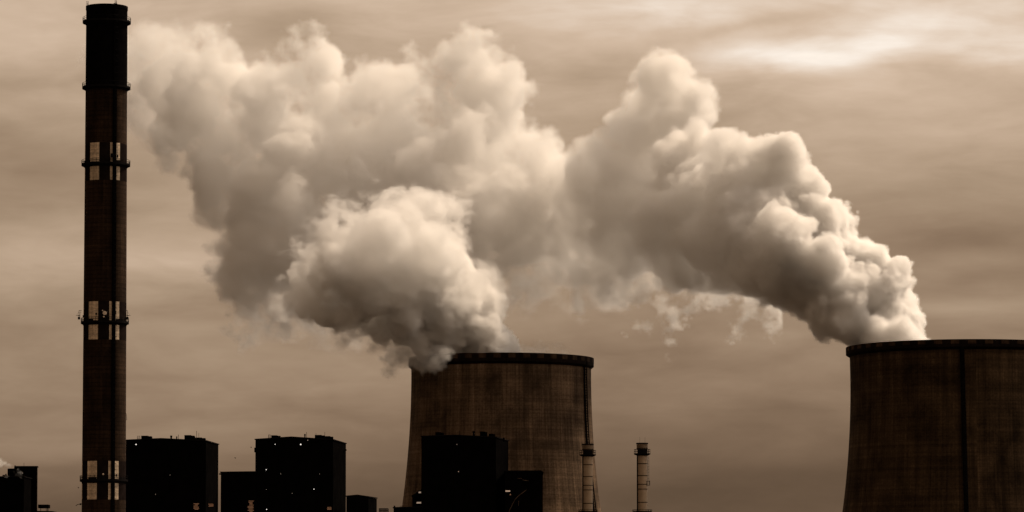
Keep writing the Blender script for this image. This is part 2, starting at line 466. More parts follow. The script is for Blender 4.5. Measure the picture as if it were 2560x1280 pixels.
# ------------------------------------------------------------------ tall chimney
CD = 1000.0
def chimney():
    s = CD / F
    Xc = P(262.5, 760, CD).x
    root = empty('tall_chimney', (Xc, CD, 0))
    tag(root, 'very tall round chimney with black top, ring platforms and bands of pale squares', 'chimney')
    Z = lambda py: P(262, py, CD).z
    ztop = Z(17.0)
    rad = lambda z: 5.72 + (Z(1250) * 0 + (ztop - z)) * (0.36 / (Z(17) - Z(1250)))
    zb = Z(221)
    MB().lathe([(rad(z), z) for z in np.linspace(0, zb, 50)], 72).build('shaft', M['stack'], root, True)
    MB().lathe([(rad(zb) + 0.0, zb), (rad(zb) + 0.03, zb + 0.05)] + [(rad(z) + 0.03, z) for z in np.linspace(zb + .1, ztop - 1.2, 20)] +
               [(rad(ztop) + 0.03, ztop - 1.2), (rad(ztop) + 0.14, ztop - 1.0), (rad(ztop) + 0.14, ztop), (rad(ztop) - 0.5, ztop), (rad(ztop) - 0.5, ztop - 8)], 72).build('black_top', M['soot'], root)
    # warning bands: pale and dark squares in turn
    for y0, y1 in ((362, 455), (757, 852), (1154, 1250)):
        z1, z0 = Z(y0), Z(y1)
        for i in range(6):
            a = R(-42 + 60 * i)
            MB().patch(rad, z0, z1, a, a + R(30 if i != 2 else 20), 0.015, 8, 1).build('pale_square', M['warn_white'] if i != 2 else M['warn_dark'], root)  # pale square at the right edge coloured dark to suppress its sunlit sliver
            MB().patch(rad, z0, z1, a + R(30), a + R(60), 0.02, 8, 1).build('dark_square', M['warn_dark'], root)
    # cable duct with caged ladder
    d_ = MB()
    for z0, z1 in ((0, Z(16)),):
        n = 60
        for i in range(n):
            za, zb2 = z0 + (z1 - z0) * i / n, z0 + (z1 - z0) * (i + 1) / n
            d_.patch(lambda z: rad(z) + 0.05, za, zb2, R(25.0), R(34.0), 0.45, 2)
    d_.build('cable_duct', M['soot'], root)
    cg = MB()
    for k in range(int(ztop / 1.6)):
        z = 1.6 * k; a = R(31); r = rad(z)
        cg.path([Vector(((r + q) * math.sin(a + b), -(r + q) * math.cos(a + b), z)) for q, b in ((.3, -.09), (1.0, -.06), (1.0, .06), (.3, .09))], 0.05, 4)
    cg.build('ladder_cage', M['black'], root)
    # platforms
    for k, (yf, rr) in enumerate(((55, 60.5), (219, 60.5), (411.5, 61), (806, 60), (1200, 60))):
        z = Z(yf); r0 = rad(z); r1 = rr * s
        pf = MB().lathe([(r0 + 0.02, z - 1.05), (r1 - 0.5, z - 0.62), (r1, z - 0.45), (r1, z + 0.12), (r1 - .05, z + 0.12), (r1 - .05, z), (r0, z)], 48)
        po = pf.build('platform', M['black'], root)
        rl = MB()
        for h in (0.62, 1.12): rl.ring(r1 - 0.05, z + h, 0.05, 32)
        for i in range(32):
            a = 2 * math.pi * (i + .5) / 32
            x, y = (r1 - .05) * math.sin(a), -(r1 - .05) * math.cos(a)
            rl.tube((x, y, z), (x, y, z + 1.15), 0.045, 4)
        if k in (2, 3, 4):
            # solid toe plates and cable trays hung on the railing, some bays only
            for i in range(32):
                if (i * 7 + k * 3) % 5 in (0, 2):
                    a = 2 * math.pi * i / 32
                    rl.patch(lambda q: r1 - 0.05, z + 0.1, z + 0.55, a, a + 2 * math.pi / 32, 0.03, 1)
        rl.build('railing', M['black'], po)
    # lightning rods with small baskets at the rim
    for px_, h, w_ in ((220, 12, 2.6), (294, 10, 2.2)):
        x = P(px_, 20, CD).x - Xc
        y = -math.sqrt(max(0.1, 5.8 ** 2 - x * x)) * (0.2 if px_ > 250 else 0.4)
        y = math.sqrt(max(0.1, 5.5 ** 2 - x * x)) * (-1)
        b = MB(); ww = w_ * s; hh = h * s
        for q in (-1, 1): b.tube((x + q * ww, y, ztop - .3), (x + q * ww, y, ztop + hh * .95), 0.04, 4)
        b.tube((x - ww, y, ztop + hh * .95), (x + ww, y, ztop + hh * .95), 0.04, 4)
        b.tube((x - ww, y, ztop + hh * .4), (x + ww, y, ztop + hh * .4), 0.04, 4)
        b.tube((x + ww * .2, y, ztop - .3), (x + ww * .2, y, ztop + hh * .8), 0.07, 4)
        b.build('lightning_rod', M['black'], root)
    # microwave dishes on the fourth platform
    def dish(px_, py_, rpx, name='dish'):
        x = P(px_, py_, CD).x - Xc; z = Z(py_); r = rpx * s
        y = -7.0
        m = MB(); n = 20
        m.v.append((x, y - 0.05, z))
        for k, (q, dpt) in enumerate(((0.6, -0.02), (1.0, 0.0), (1.0, 0.25))):
            for i in range(n):
                t = 2 * math.pi * i / n
                m.v.append((x + r * q * math.cos(t), y + dpt, z + r * q * math.sin(t)))
        for i in range(n):
            j = (i + 1) % n
            m.f.append((0, 1 + i, 1 + j))
            for k in (0, 1): m.f.append((1 + k * n + i, 1 + (k + 1) * n + i, 1 + (k + 1) * n + j, 1 + k * n + j))
        m.f.append(tuple(1 + 2 * n + i for i in range(n)))
        dd = m.build(name, M['dish'], root)
        MB().tube((x, y + .3, z), (x, y + 1.0, z), 0.08, 5).build('dish_mount', M['black'], dd)
    dish(268.8, 787.3, 5.0)
    dish(263.2, 781.3, 1.5); dish(266.5, 796.8, 1.9)
    dish(265, 1187.5, 2.2)
    # antenna frames at both sides of the fourth platform
    for sg, x0, x1, tip in ((-1, 198.5, 205, 190.5), (1, 319.5, 313, 328)):
        a = MB()
        X = lambda p: P(p, 790, CD).x - Xc
        a.path([(X(x1), -1.0, Z(777)), (X(x0), -1.0, Z(777)), (X(x0), -1.0, Z(800))], 0.06, 4)
        if sg < 0: a.path([(X(x1), -1.4, Z(781)), (X(x0 + 3), -1.4, Z(781)), (X(x0 + 3), -1.4, Z(800))], 0.05, 4)
        a.tube((X(x0) + sg * -.2, -1.0, Z(789.5)), (X(tip), -1.0, Z(789.5)), 0.14, 6, 0.02)
        a.path([(X(x0), -1.0, Z(780)), (X(tip) - sg * .2, -1.0, Z(788.5))], 0.025, 4)
        a.box(X(x0) - .28, X(x0) + .28, -1.3, -0.7, Z(799), Z(793))
        a.build('antenna', M['black'], root)
    for px_, py_, w_, h_ in ((292, 786, 9, 7), (247, 789, 4, 4), (215, 795, 3, 5), (239, 1205, 3, 6), (297, 1190, 3, 6), (287, 395, 8, 9), (300, 397, 3, 7)):
        x = P(px_, py_, CD).x - Xc
        MB().box(x - w_ * s / 2, x + w_ * s / 2, -6.5, -5.9, Z(py_ + h_ / 2), Z(py_ - h_ / 2)).build('cabinet', M['black'], root)
    # lightning conductor loop on the right flank and lamp arm on the left flank
    b = MB(); X = lambda p: P(p, 1040, CD).x - Xc
    b.path([(X(311), -0.5, Z(1034)), (X(316), -0.5, Z(1034)), (X(317.5), -0.5, Z(1050)), (X(311), -0.5, Z(1050))], 0.05, 4)
    b.path([(X(314), -0.5, Z(1031)), (X(314), -0.5, Z(1052))], 0.05, 4)
    b.build('bracket', M['black'], root)
    b = MB()
    b.path([(X(206), -0.5, Z(1260)), (X(202), -0.5, Z(1260.5)), (X(197), -0.5, Z(1261)), (X(194), -0.5, Z(1262.5)), (X(191.5), -.5, Z(1264.5))], 0.08, 5)
    b.box(X(201.5), X(205), -.8, -.2, Z(1262.5), Z(1258.5))
    b.build('lamp_arm', M['black'], root)
    return root
chimney()

# ------------------------------------------------------------------ boiler houses and low blocks
def building(name, label, Y, front, rear, cat='building', depth=None, group=None, eave=0.25, vents=(), masts=(), lamps=(), extra=None, left_rear=None):
    """front: roof line of the front wall, left to right, as bearings at distance Y; rear: (px, py) of the far right roof corner"""
    fp = [P(a, b, Y) for a, b in front]
    if rear:
        ratio = (1500 - front[-1][1]) / (1500 - rear[1]); Yr = Y * ratio
        rr = P(rear[0], rear[1], Yr)
    else:
        Yr = Y + (depth or 20); rr = Vector((fp[-1].x, Yr, fp[-1].z))
    off = Vector((rr.x - fp[-1].x, Yr - Y, 0))
    cxm = (fp[0].x + fp[-1].x) / 2
    root = empty(name, (cxm, Y, 0))
    tag(root, label, cat, group)
    loc = lambda p: (p.x - cxm, p.y - Y, p.z)
    n = len(fp); m = MB()
    fl = [loc(p) for p in fp]; bl = [(x + off.x, y + off.y, z) for x, y, z in fl]
    vs_ = fl + bl + [(fl[0][0], 0, 0), (fl[-1][0], 0, 0), (bl[0][0], off.y, 0), (bl[-1][0], off.y, 0)]
    fs_ = [tuple([2 * n] + [2 * n + 1] + list(range(n - 1, -1, -1))),
           tuple([2 * n + 3, 2 * n + 2] + list(range(n, 2 * n))),
           (2 * n + 1, 2 * n + 3, 2 * n - 1, n - 1), (2 * n + 2, 2 * n, 0, n)]
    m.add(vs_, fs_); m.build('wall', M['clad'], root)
    # roof slab with a small overhang
    r = MB(); t = 0.28
    ov = eave
    xs = [p[0] for p in fl]
    dirx = 1 if xs[-1] > xs[0] else -1
    f2 = [(p[0] + (-ov if i == 0 else ov if i == n - 1 else 0), p[1] - ov, p[2] + 0.004) for i, p in enumerate(fl)]
    b2 = [(x + off.x, y + off.y + 2 * ov, z) for x, y, z in f2]
    vs_ = f2 + b2 + [(x, y, z + t) for x, y, z in f2] + [(x, y, z + t) for x, y, z in b2]
    fs_ = []
    for i in range(n - 1):
        fs_ += [(i, n + i, n + i + 1, i + 1), (2 * n + i, 2 * n + i + 1, 3 * n + i + 1, 3 * n + i), (i, i + 1, 2 * n + i + 1, 2 * n + i), (n + i + 1, n + i, 3 * n + i, 3 * n + i + 1)]
    fs_ += [(0, 2 * n, 3 * n, n), (n - 1, 2 * n - 1, 4 * n - 1, 3 * n - 1)]
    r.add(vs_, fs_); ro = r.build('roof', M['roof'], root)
    for (x0, x1, top, bot, *st) in vents:
        a = P(x0, top, Y + 2); b = P(x1, bot, Y + 2)
        v_ = MB().box(a.x - cxm, b.x - cxm, 2.0, 5.5, b.z - 0.5, a.z)
        v_.box(a.x - cxm - 0.0, a.x - cxm + (b.x - a.x) * 0.68, 1.7, 5.8, a.z - 0.0, a.z + 0.14)
        for q in range(5):
            zz = b.z + (a.z - b.z) * (0.25 + 0.13 * q)
            v_.box(a.x - cxm + 0.2, b.x - cxm - 0.2, 1.93, 1.99, zz, zz + 0.05)
        shp = v_.build('roof_vent', M['clad'], ro if False else root)
    for (x, top, bot, w_) in masts:
        a = P(x, top, Y + 1.2); b = P(x, bot, Y + 1.2)
        mm = MB().tube((a.x - cxm, 1.2, b.z - 0.4), (a.x - cxm, 1.2, a.z), w_ * Y / F / 2, 8 if w_ > 2 else 4)
        if w_ > 2:
            mm.tube((a.x - cxm, 1.2, a.z - .45), (a.x - cxm, 1.2, a.z + .06), w_ * Y / F / 2 * 1.3, 8)
            mm.build('flue_pipe', M['clad'], root)
        else:
            mm.build('antenna_mast', M['black'], root)
    for (x, y_, rp, kd) in lamps:
        a = P(x, y_, Y)
        h = MB().box(a.x - cxm - .22, a.x - cxm + .22, -0.28, 0.0, a.z + 0.15, a.z + 0.3)
        h.tube((a.x - cxm, -0.3, a.z + 0.2), (a.x - cxm, 0.0, a.z + 0.35), 0.05, 4)
        ho = h.build('wall_lamp', M['black'], root)
        rr_ = rp * Y / F
        b_ = MB(); k = 8
        prof = [(max(1e-3, rr_ * math.sin(math.pi * q / 6)), a.z - rr_ * math.cos(math.pi * q / 6)) for q in range(7)]
        b_.lathe(prof, 10, a.x - cxm, -0.3 - rr_)
        b_.build('bulb', M[kd], ho, True)
    if extra: extra(root, cxm, Y)
    return root

def frame_on(root, cxm, Y, x0, x1, top, bot):
    a = P(x0, top, Y + 1); b = P(x1, bot, Y + 1); m = MB()
    for x in (a.x, b.x): m.tube((x - cxm, 1, b.z), (x - cxm, 1, a.z), 0.05, 4)
    for f in (0, .35, .75): m.tube((a.x - cxm, 1, a.z + (b.z - a.z) * f), (b.x - cxm, 1, a.z + (b.z - a.z) * f), 0.05, 4)
    m.build('ladder_hoop', M['black'], root)

def louvre(root, cxm, Y, x0, x1, y0, y1, rows, mat='lit_dim', seed=1):
    rnd = random.Random(seed)
    a = P(x0, y0, Y); b = P(x1, y1, Y)
    fr = MB(); t = 0.12
    X0, X1, Z0, Z1 = a.x - cxm, b.x - cxm, b.z, a.z
    for q in ((X0 - t, X0, Z0 - t, Z1 + t), (X1, X1 + t, Z0 - t, Z1 + t)): fr.box(q[0], q[1], -0.12, 0.0, q[2], q[3])
    fr.box(X0, X1, -0.12, 0.0, Z1, Z1 + t); fr.box(X0, X1, -0.12, 0.0, Z0 - t, Z0)
    fo = fr.build('louvre_window', M['black'], root)
    for i in range(rows):
        z = Z0 + (Z1 - Z0) * (i + .3) / rows
        w0 = rnd.uniform(0, .35) if rnd.random() < .6 else 0; w1 = rnd.uniform(0, .3) if rnd.random() < .5 else 0
        MB().box(X0 + (X1 - X0) * w0, X1 - (X1 - X0) * w1, -0.06, -0.03, z, z + (Z1 - Z0) / rows * .45).build('lit_slot', M[mat], fo)

def b1x(root, cxm, Y):
    frame_on(root, cxm, Y, 343.5, 350, 1090.3, 1098.5)
    louvre(root, cxm, Y, 484, 498, 1258, 1275, 6, 'lit_dim', 3)
    louvre(root, cxm, Y, 521, 534, 1259, 1267, 3, 'lit_dim', 4)
    a = P(315, 1122, Y); b = P(309, 1140, Y)
    MB().box(b.x - cxm, a.x - cxm, 0.2, 2.2, b.z, a.z).build('side_walkway', M['black'], root)
building('boiler_house', 'black block with a low gabled roof close beside the tall chimney', 1030,
         [(315, 1101.5), (402, 1097.5), (515, 1103)], (546, 1112), group='black boiler houses in a row', 
         vents=((353, 378, 1090.5, 1098), (461, 485, 1089, 1100), (487, 512, 1095, 1102)),
         masts=((428, 1089.5, 1098, 4), (441.8, 1091.5, 1099, 2.4), (446, 1086.5, 1099, 1.0), (491.5, 1077, 1096, 1.0), (497, 1082, 1096, 0.8)),
         lamps=((340.5, 1111.3, 1.5, 'lamp'), (425, 1188, 0.8, 'lamp_dim'), (389, 1236, 0.8, 'lamp_dim')), extra=b1x)
def b2x(root, cxm, Y):
    frame_on(root, cxm, Y, 671.5, 676, 1087, 1095)
    a = P(635.5, 1119, Y); b = P(639, 1130, Y)
    MB().box(a.x - cxm, b.x - cxm, 0.2, 3, b.z, a.z).build('wall_cabinet', M['clad'], root)
    a = P(862, 1123.5, Y * 1.021); b = P(866.6, 1127, Y * 1.021)
    MB().box(a.x - cxm, b.x - cxm, a.y - Y - 1.2, a.y - Y + .0, b.z, a.z).build('wall_cabinet', M['clad'], root)
    louvre(root, cxm, Y, 818, 829, 1267, 1275, 3, 'lit_dim', 5)
building('boiler_house', 'black block with a low gabled roof rising behind the flat annex, second from the chimney', 1060,
         [(638.5, 1099.5), (728, 1093.5), (833, 1100.5)], (865, 1110), group='black boiler houses in a row', 
         vents=((678, 700, 1089.5, 1095), (787, 811, 1088.5, 1096), (811.5, 832, 1091.5, 1099)),
         masts=((762.3, 1085.5, 1095, 3), (766.5, 1080, 1095, 1.0), (790, 1082.5, 1090, 0.8), (812, 1080, 1092, 0.9), (672, 1086.5, 1096, 1.0)),
         lamps=((688, 1111, 1.0, 'lamp'), (752, 1111.3, 1.7, 'lamp'), (769.5, 1101, 1.2, 'lamp_dim'), (665.8, 1174.3, 1.1, 'lamp'), (702, 1184.8, .9, 'lamp_dim'), (799, 1185, .8, 'lamp_dim'),
                (785, 1223, 1.1, 'lamp'), (666.8, 1273.5, 1.2, 'lamp'), (666, 1224, .8, 'lamp_dim'), (730.5, 1233.7, .8, 'lamp_dim')), extra=b2x)
building('boiler_house', 'black block with a low gabled roof in front of the middle cooling tower', 1095,
         [(1053.5, 1091.5), (1140, 1089), (1240, 1094)], (1270.5, 1103), group='black boiler houses in a row', 
         vents=((1088.5, 1109.5, 1081.5, 1090), (1200, 1218, 1080, 1091), (1221.5, 1238, 1085.5, 1094)),
         masts=((1149.5, 1076.5, 1089, 1.2), (1184.5, 1078.5, 1090, 5.5), (1259.5, 1094.5, 1101, 4)),
         lamps=((1146.5, 1179.3, 1.2, 'lamp_dim'), (1142, 1111.5, .8, 'lamp_dim')))
def annx(root, cxm, Y):
    a = P(547.5, 1183, Y); b = P(552, 1186.5, Y)
    MB().box(a.x - cxm, b.x - cxm, 0.2, 1.4, b.z, a.z).build('downpipe_head', M['clad'], root)
    louvre(root, cxm, Y, 618, 634.5, 1251, 1281, 9, 'lit_dim', 8)
building('annex_block', 'flat topped black annex joining two gabled blocks, striped lit louvre low down', 1058, [(552, 1181.5), (638.3, 1180.3)], None, depth=18, extra=annx, group='low annex blocks')
building('annex_block', 'low black shed with a shallow ridge at the foot of the second gabled block', 1064, [(866, 1241.5), (893, 1238.8), (921, 1243)], (942, 1246.5), group='low annex blocks')
def lowx(root, cxm, Y):
    a = P(984, 1264, Y); b = P(988, 1270, Y)
    MB().tube(((a.x + b.x) / 2 - cxm, .8, b.z - .5), ((a.x + b.x) / 2 - cxm, .8, a.z), .24, 8).build('flue_pipe', M['clad'], root)
    for x in (1001, 1003.5, 1006.5):
        q = P(x, 1265, Y)
        MB().tube((q.x - cxm, .8, q.z - .6), (q.x - cxm, .8, q.z + .1), .07, 5).build('vent_stub', M['pipe'], root)
building('annex_block', 'lowest flat black annex, stubby pipe on its corner, left foot of the middle cooling tower', 1085, [(984, 1270), (1053, 1268.5)], None, depth=14, extra=lowx, group='low annex blocks')
def midx(root, cxm, Y):
    for (x0, x1, y0, y1) in ((1045.8, 1052.5, 1229, 1232.8), (1041, 1052.8, 1254.8, 1258.8)):
        a = P(x0, y0, Y); b = P(x1, y1, Y)
        MB().add([(a.x - cxm + .12, -.06, a.z), (b.x - cxm, -.06, a.z), (b.x - cxm, -.06, b.z), (a.x - cxm, -.06, b.z),
                  (a.x - cxm + .12, -.01, a.z), (b.x - cxm, -.01, a.z), (b.x - cxm, -.01, b.z), (a.x - cxm, -.01, b.z)],
                 [(3, 2, 1, 0), (4, 5, 6, 7), (0, 1, 5, 4), (1, 2, 6, 5), (2, 3, 7, 6), (3, 0, 4, 7)]).build('lit_window', M['lit'], root)
building('annex_block', 'narrow black lean-to with two small lit windows between cooling tower and gabled block', 1098, [(1031, 1241), (1053, 1224)], None, depth=10, extra=midx, group='low annex blocks')
def rx(root, cxm, Y):
    a = P(1263.5, 1226, Y); b = P(1275.5, 1229.3, Y)
    MB().box(a.x - cxm, b.x - cxm, -.08, -.02, b.z, a.z).build('lit_window', M['lit'], root)
    q = P(1275.8, 1236.3, Y)
    MB().box(q.x - cxm - .14, q.x - cxm + .14, -.1, -.02, q.z - .2, q.z + .2).build('lit_window', M['lit_dim'], root)
    pts = [P(x, y, Y) for x, y in ((1316, 1224.5), (1306, 1232.5), (1297, 1239), (1288, 1248), (1282, 1259), (1277, 1269), (1272, 1281))]
    MB().path([(p.x - cxm, -.3, p.z) for p in pts], 0.11, 5).build('pipe', M['pipe'], root)
    for (xa, ya, xb, yb) in ((1294, 1196, 1305, 1196), (1306, 1200, 1322, 1202.5), (1296.5, 1252, 1296, 1264)):
        p0, p1 = P(xa, ya, Y), P(xb, yb, Y)
        MB().tube((p0.x - cxm, -.25, p0.z), (p1.x - cxm, -.25, p1.z), 0.09, 5).build('pipe', M['pipe'], root)
building('annex_block', 'flat black annex with a curved pale pipe, in front of the middle cooling tower', 1092, [(1262, 1178.5), (1352, 1178), (1357, 1182)], None, depth=22, extra=rx, group='low annex blocks')

# left edge blocks
building('plant_block', 'tall square black block at the left picture edge with a thin mast', 1090, [(40, 1167.3), (92, 1167.3)], (94, 1169), 
         masts=((60, 1157, 1168, .8), (37.5, 1164, 1170, 2.4)), lamps=((57, 1183, .8, 'lamp_dim'),), group='blocks at the left edge')
def lfx(root, cxm, Y):
    for (x0, x1, y0, y1) in ((16.5, 40, 1170.5, 1193), (33, 42, 1166.5, 1171)):
        a = P(x0, y0, Y); b = P(x1, y1, Y)
        MB().box(a.x - cxm, b.x - cxm, 2, 5, b.z, a.z).build('roof_cabin', M['clad'], root)
    for pts in (((5, 1192), (7, 1187), (10, 1189.5), (13, 1186), (16, 1190)), ((14, 1184), (14, 1191)), ((40, 1190), (48, 1186), (52, 1190), (58, 1189), (62, 1191))):
        MB().path([(P(x, y, Y).x - cxm, 1, P(x, y, Y).z) for x, y in pts], 0.16, 5).build('roof_pipe', M['black'], root)
building('plant_block', 'lower black block at the far left with pipework and a steaming cabin on its roof', 1060, [(-60, 1193), (60, 1193)], None, depth=16, extra=lfx, group='blocks at the left edge')
def canopy():
    Y = 1080
    a, b = P(95, 1261.3, Y), P(120, 1270, Y); cx_ = (a.x + b.x) / 2
    root = empty('canopy', (cx_, Y, 0)); tag(root, 'small black raised platform on thin legs beside the square block', 'canopy')
    MB().box(a.x - cx_, b.x - cx_, 0, 5, b.z, a.z).build('deck', M['clad'], root)
    for px_, yy in ((115.5, .2), (119, .2), (115.5, 4.5), (97, 4.5)):
        q = P(px_, 1270, Y); MB().tube((q.x - cx_, yy, 0), (q.x - cx_, yy, b.z), .09, 5).build('leg', M['black'], root)
    root2 = building('annex_block', 'lowest black roof under the small raised platform at bottom left', 1086, [(92, 1279.5), (129, 1280)], None, depth=10, group='low annex blocks')
canopy()
# lattice cage
def lattice():
    Y = 1075; a, b = P(948, 1271.2, Y), P(970, 1290, Y); cx_ = (a.x + b.x) / 2; W_ = (b.x - a.x) / 2
    root = empty('lattice_cage', (cx_, Y, 0)); tag(root, 'small open lattice cage between the low shed and the lowest annex', 'lattice cage')
    for i in range(8):
        x = -W_ + 2 * W_ * i / 7
        MB().tube((x, 0, 0), (x, 0, a.z), .09, 4).build('bar', M['black'], root)
        MB().tube((x, 2.6, 0), (x, 2.6, a.z), .09, 4).build('bar', M['black'], root)
    for z in (a.z, a.z - .5, a.z - 1.1): 
        for y in (0, 2.6): MB().tube((-W_, y, z), (W_, y, z), .07, 4).build('rail', M['black'], root)
lattice()

# ------------------------------------------------------------------ slim steel stacks
def steel_stack(label, D, cxp, topy, plat_y, rings, hw, ladder_to=None, rods=()):
    s = D / F; Xc = P(cxp, 1190, D).x
    root = empty('steel_stack', (Xc, D, 0)); tag(root, label, 'steel stack', 'slim steel stacks')
    Z = lambda py: P(cxp, py, D).z
    zt = Z(topy); r = hw * s
    MB().lathe([(r, z) for z in np.linspace(0, Z(topy + 17), 24)], 40).build('flue', M['steel'], root, True)
    MB().lathe([(r, Z(topy + 17)), (r * 1.12, Z(topy + 14)), (r * 1.14, Z(topy + 2)), (r * 1.18, Z(topy + 1.6)), (r * 1.18, zt), (r * .95, zt), (r * .95, zt - 3)], 40).build('cowl', M['cowl'], root, False)
    c = MB(); c.lathe([(r * 1.16, Z(topy + 2.6)), (r * 1.22, Z(topy + 2.6)), (r * 1.22, zt + .03), (r * .93, zt + .03)], 40)
    c.lathe([(r * 1.0, Z(topy + 14.5)), (r * 1.16, Z(topy + 14.5)), (r * 1.16, Z(topy + 13)), (r * 1.0, Z(topy + 13))], 40)
    c.build('cowl_band', M['black'], root)
    for ry in rings:
        MB().ring(r + 0.0, Z(ry), 0.12, 40).build('stiffening_ring', M['black'], root)
    # black strip standing in for the shade down the left flank
    MB().patch(lambda z: r + .02, 0, Z(plat_y), R(-92), R(-62), 0.14, 4).build('flank_shade_strip', M['black'], root)
    zp = Z(plat_y); rp = 20.6 * s
    pf = MB().lathe([(r, zp - 0.55), (r * 1.06, zp - 0.6), (rp, zp - 0.18), (rp, zp + .1), (r, zp + .1)], 32).build('platform', M['black'], root)
    rl = MB()
    for h in (.75, 1.35): rl.ring(rp - .05, zp + h, .05, 24)
    for i in range(14):
        a = 2 * math.pi * i / 14; x, y = (rp - .05) * math.sin(a), -(rp - .05) * math.cos(a)
        rl.tube((x, y, zp), (x, y, zp + 1.4), .05, 4)
    for i in range(5):
        a = R(-36 + i * 15); rl.patch(lambda q: rp - .05, zp + .1, zp + 1.3, a, a + R(15), .02, 1)
    rl.build('railing', M['black'], pf)
    zl = Z(1279); MB().lathe([(r, zl - .5), (24.5 * s, zl - .1), (24.5 * s, zl + .1), (r, zl + .1)], 32).build('platform', M['black'], root)
    rl = MB(); rl.ring(24.3 * s, zl + .55, .05, 24)
    for i in range(18):
        a = 2 * math.pi * i / 18; x, y = (24.3 * s) * math.sin(a), -(24.3 * s) * math.cos(a); rl.tube((x, y, zl), (x, y, zl + .6), .05, 4)
    rl.build('railing', M['black'], root)
    if ladder_to:
        x0, x1 = r + .15, r + .55
        ld = MB()
        for x in (x0, x1): ld.tube((x, -.3, Z(ladder_to + 8)), (x, -.3, zp), .045, 4)
        k = Z(ladder_to)
        while k < zp: ld.tube((x0, -.3, k), (x1, -.3, k), .04, 4); k += .9
        ld.build('ladder', M['black'], root)
        cg = MB(); z0, z1 = Z(ladder_to + 10), Z(ladder_to)
        for x in (r - .1, r + .8): 
            for y in (-.7, .1): cg.tube((x, y, z0), (x, y, z1), .08, 4)
        for z in (z0, z1): cg.box(r - .2, r + .85, -.75, .15, z - .08, z + .08)
        cg.build('rest_landing', M['black'], root)
    for px_ in rods:
        x = P(px_, topy, D).x - Xc
        MB().tube((x, 0, zt - .5), (x, 0, Z(topy - 15)), .028, 4).build('lightning_rod', M['black'], root)
steel_stack('slim steel stack standing before the right flank of the middle cooling tower', 1120, 1469.3, 1110, 1137, (1162, 1191.5, 1213.5, 1225, 1258.5), 12.3)
steel_stack('slim steel stack standing alone against the sky, ladder with small landing on its right side', 1120, 1605.5, 1107.5, 1134.5, (1159.5, 1189, 1211, 1223, 1256), 12.3, 1203, (1599.5, 1612.5))

# ------------------------------------------------------------------ birds
def bird(px_, py_, Y, span, bank, label):
    p = P(px_, py_, Y); m = MB()
    b = [(0, -.22, 0), (.07, 0, .05), (-.07, 0, .05), (0, .3, 0), (0, 0, -.07)]
    m.add(b, [(0, 1, 2), (1, 3, 2), (0, 4, 1), (4, 3, 1), (0, 2, 4), (2, 3, 4)])
    for sg in (-1, 1):
        h = span / 2
        m.add([(0, -.1, .03), (sg * h * .5, -.06, .16), (sg * h, .12, .02), (sg * h * .5, .14, .12), (0, .14, .03), (sg * h * .5, .03, .10)],
              [(0, 1, 3, 4), (1, 2, 3), (0, 4, 5), (0, 5, 1), (1, 5, 2), (5, 3, 2), (4, 3, 5)])
    o = m.build('bird', M['black']); o.location = p; o.rotation_euler = (R(20), R(bank), R(30))
    tag(o, label, 'bird', 'birds over the plant')
bird(588, 1145.5, 700, 0.42 / .5 * .5, 8, 'tiny dark bird flying above the flat annex')
bird(628, 1119, 700, .3, -20, 'tiny dark bird close to the left eave of the second gabled block')
bird(196, 1220, 650, .3, 15, 'tiny dark bird left of the tall chimney near its foot')

VOX2, VOX1 = 0.8, 0.42
# ------------------------------------------------------------------ steam
def rand_lattice(seed, n=48):
    return np.random.RandomState(seed).rand(n, n, n).astype(np.float32)
def vnoise(p, lat):
    n = lat.shape[0]
    i = np.floor(p).astype(np.int32); f = (p - i).astype(np.float32); f = f * f * (3 - 2 * f)
    i0 = i % n; i1 = (i0 + 1) % n
    x0, y0, z0 = i0[:, 0], i0[:, 1], i0[:, 2]; x1, y1, z1 = i1[:, 0], i1[:, 1], i1[:, 2]
    fx, fy, fz = f[:, 0], f[:, 1], f[:, 2]
    fl = lat.ravel()
    def g(a, b, c): return fl[(a * n + b) * n + c]
    a = g(x0, y0, z0) * (1 - fx) + g(x1, y0, z0) * fx
    b = g(x0, y1, z0) * (1 - fx) + g(x1, y1, z0) * fx
    c = g(x0, y0, z1) * (1 - fx) + g(x1, y0, z1) * fx
    e = g(x0, y1, z1) * (1 - fx) + g(x1, y1, z1) * fx
    return (a * (1 - fy) + b * fy) * (1 - fz) + (c * (1 - fy) + e * fy) * fz
def bumps(p):
    """rounded knobs with sharp creases between them, about -0.8 .. 0.5"""
    b0 = np.floor(p - 0.5).astype(np.int32)
    best = np.full(len(p), 9.0, np.float32)
    for i in (0, 1):
        for j in (0, 1):
            for k in (0, 1):
                c = b0 + np.array([i, j, k], np.int32); cc = c % 32
                w_ = (cc[:, 0] * 32 + cc[:, 1]) * 32 + cc[:, 2]
                q = c + 0.5 + JIT[w_] - p
                np.minimum(best, (q * q).sum(1), out=best)
    return 0.5 - np.minimum(best, 1.3)
JIT = (np.random.RandomState(99).rand(32 ** 3, 3).astype(np.float32) - 0.5) * 0.75
LATS = [rand_lattice(s) for s in range(6)]
def fbm(p, period, octs, rough=0.5, seed=0, billow=False):
    out_ = np.zeros(len(p), np.float32); amp = 1.0; tot = 0.0; q = p / period
    for o in range(octs):
        nz = vnoise(q + 13.7 * (o + seed), LATS[(o + seed) % 6])
        nz = (1 - 2 * np.abs(2 * nz - 1)) if billow else (2 * nz - 1)
        out_ += amp * nz; tot += amp; amp *= rough; q = q * 2.03
    return out_ / tot

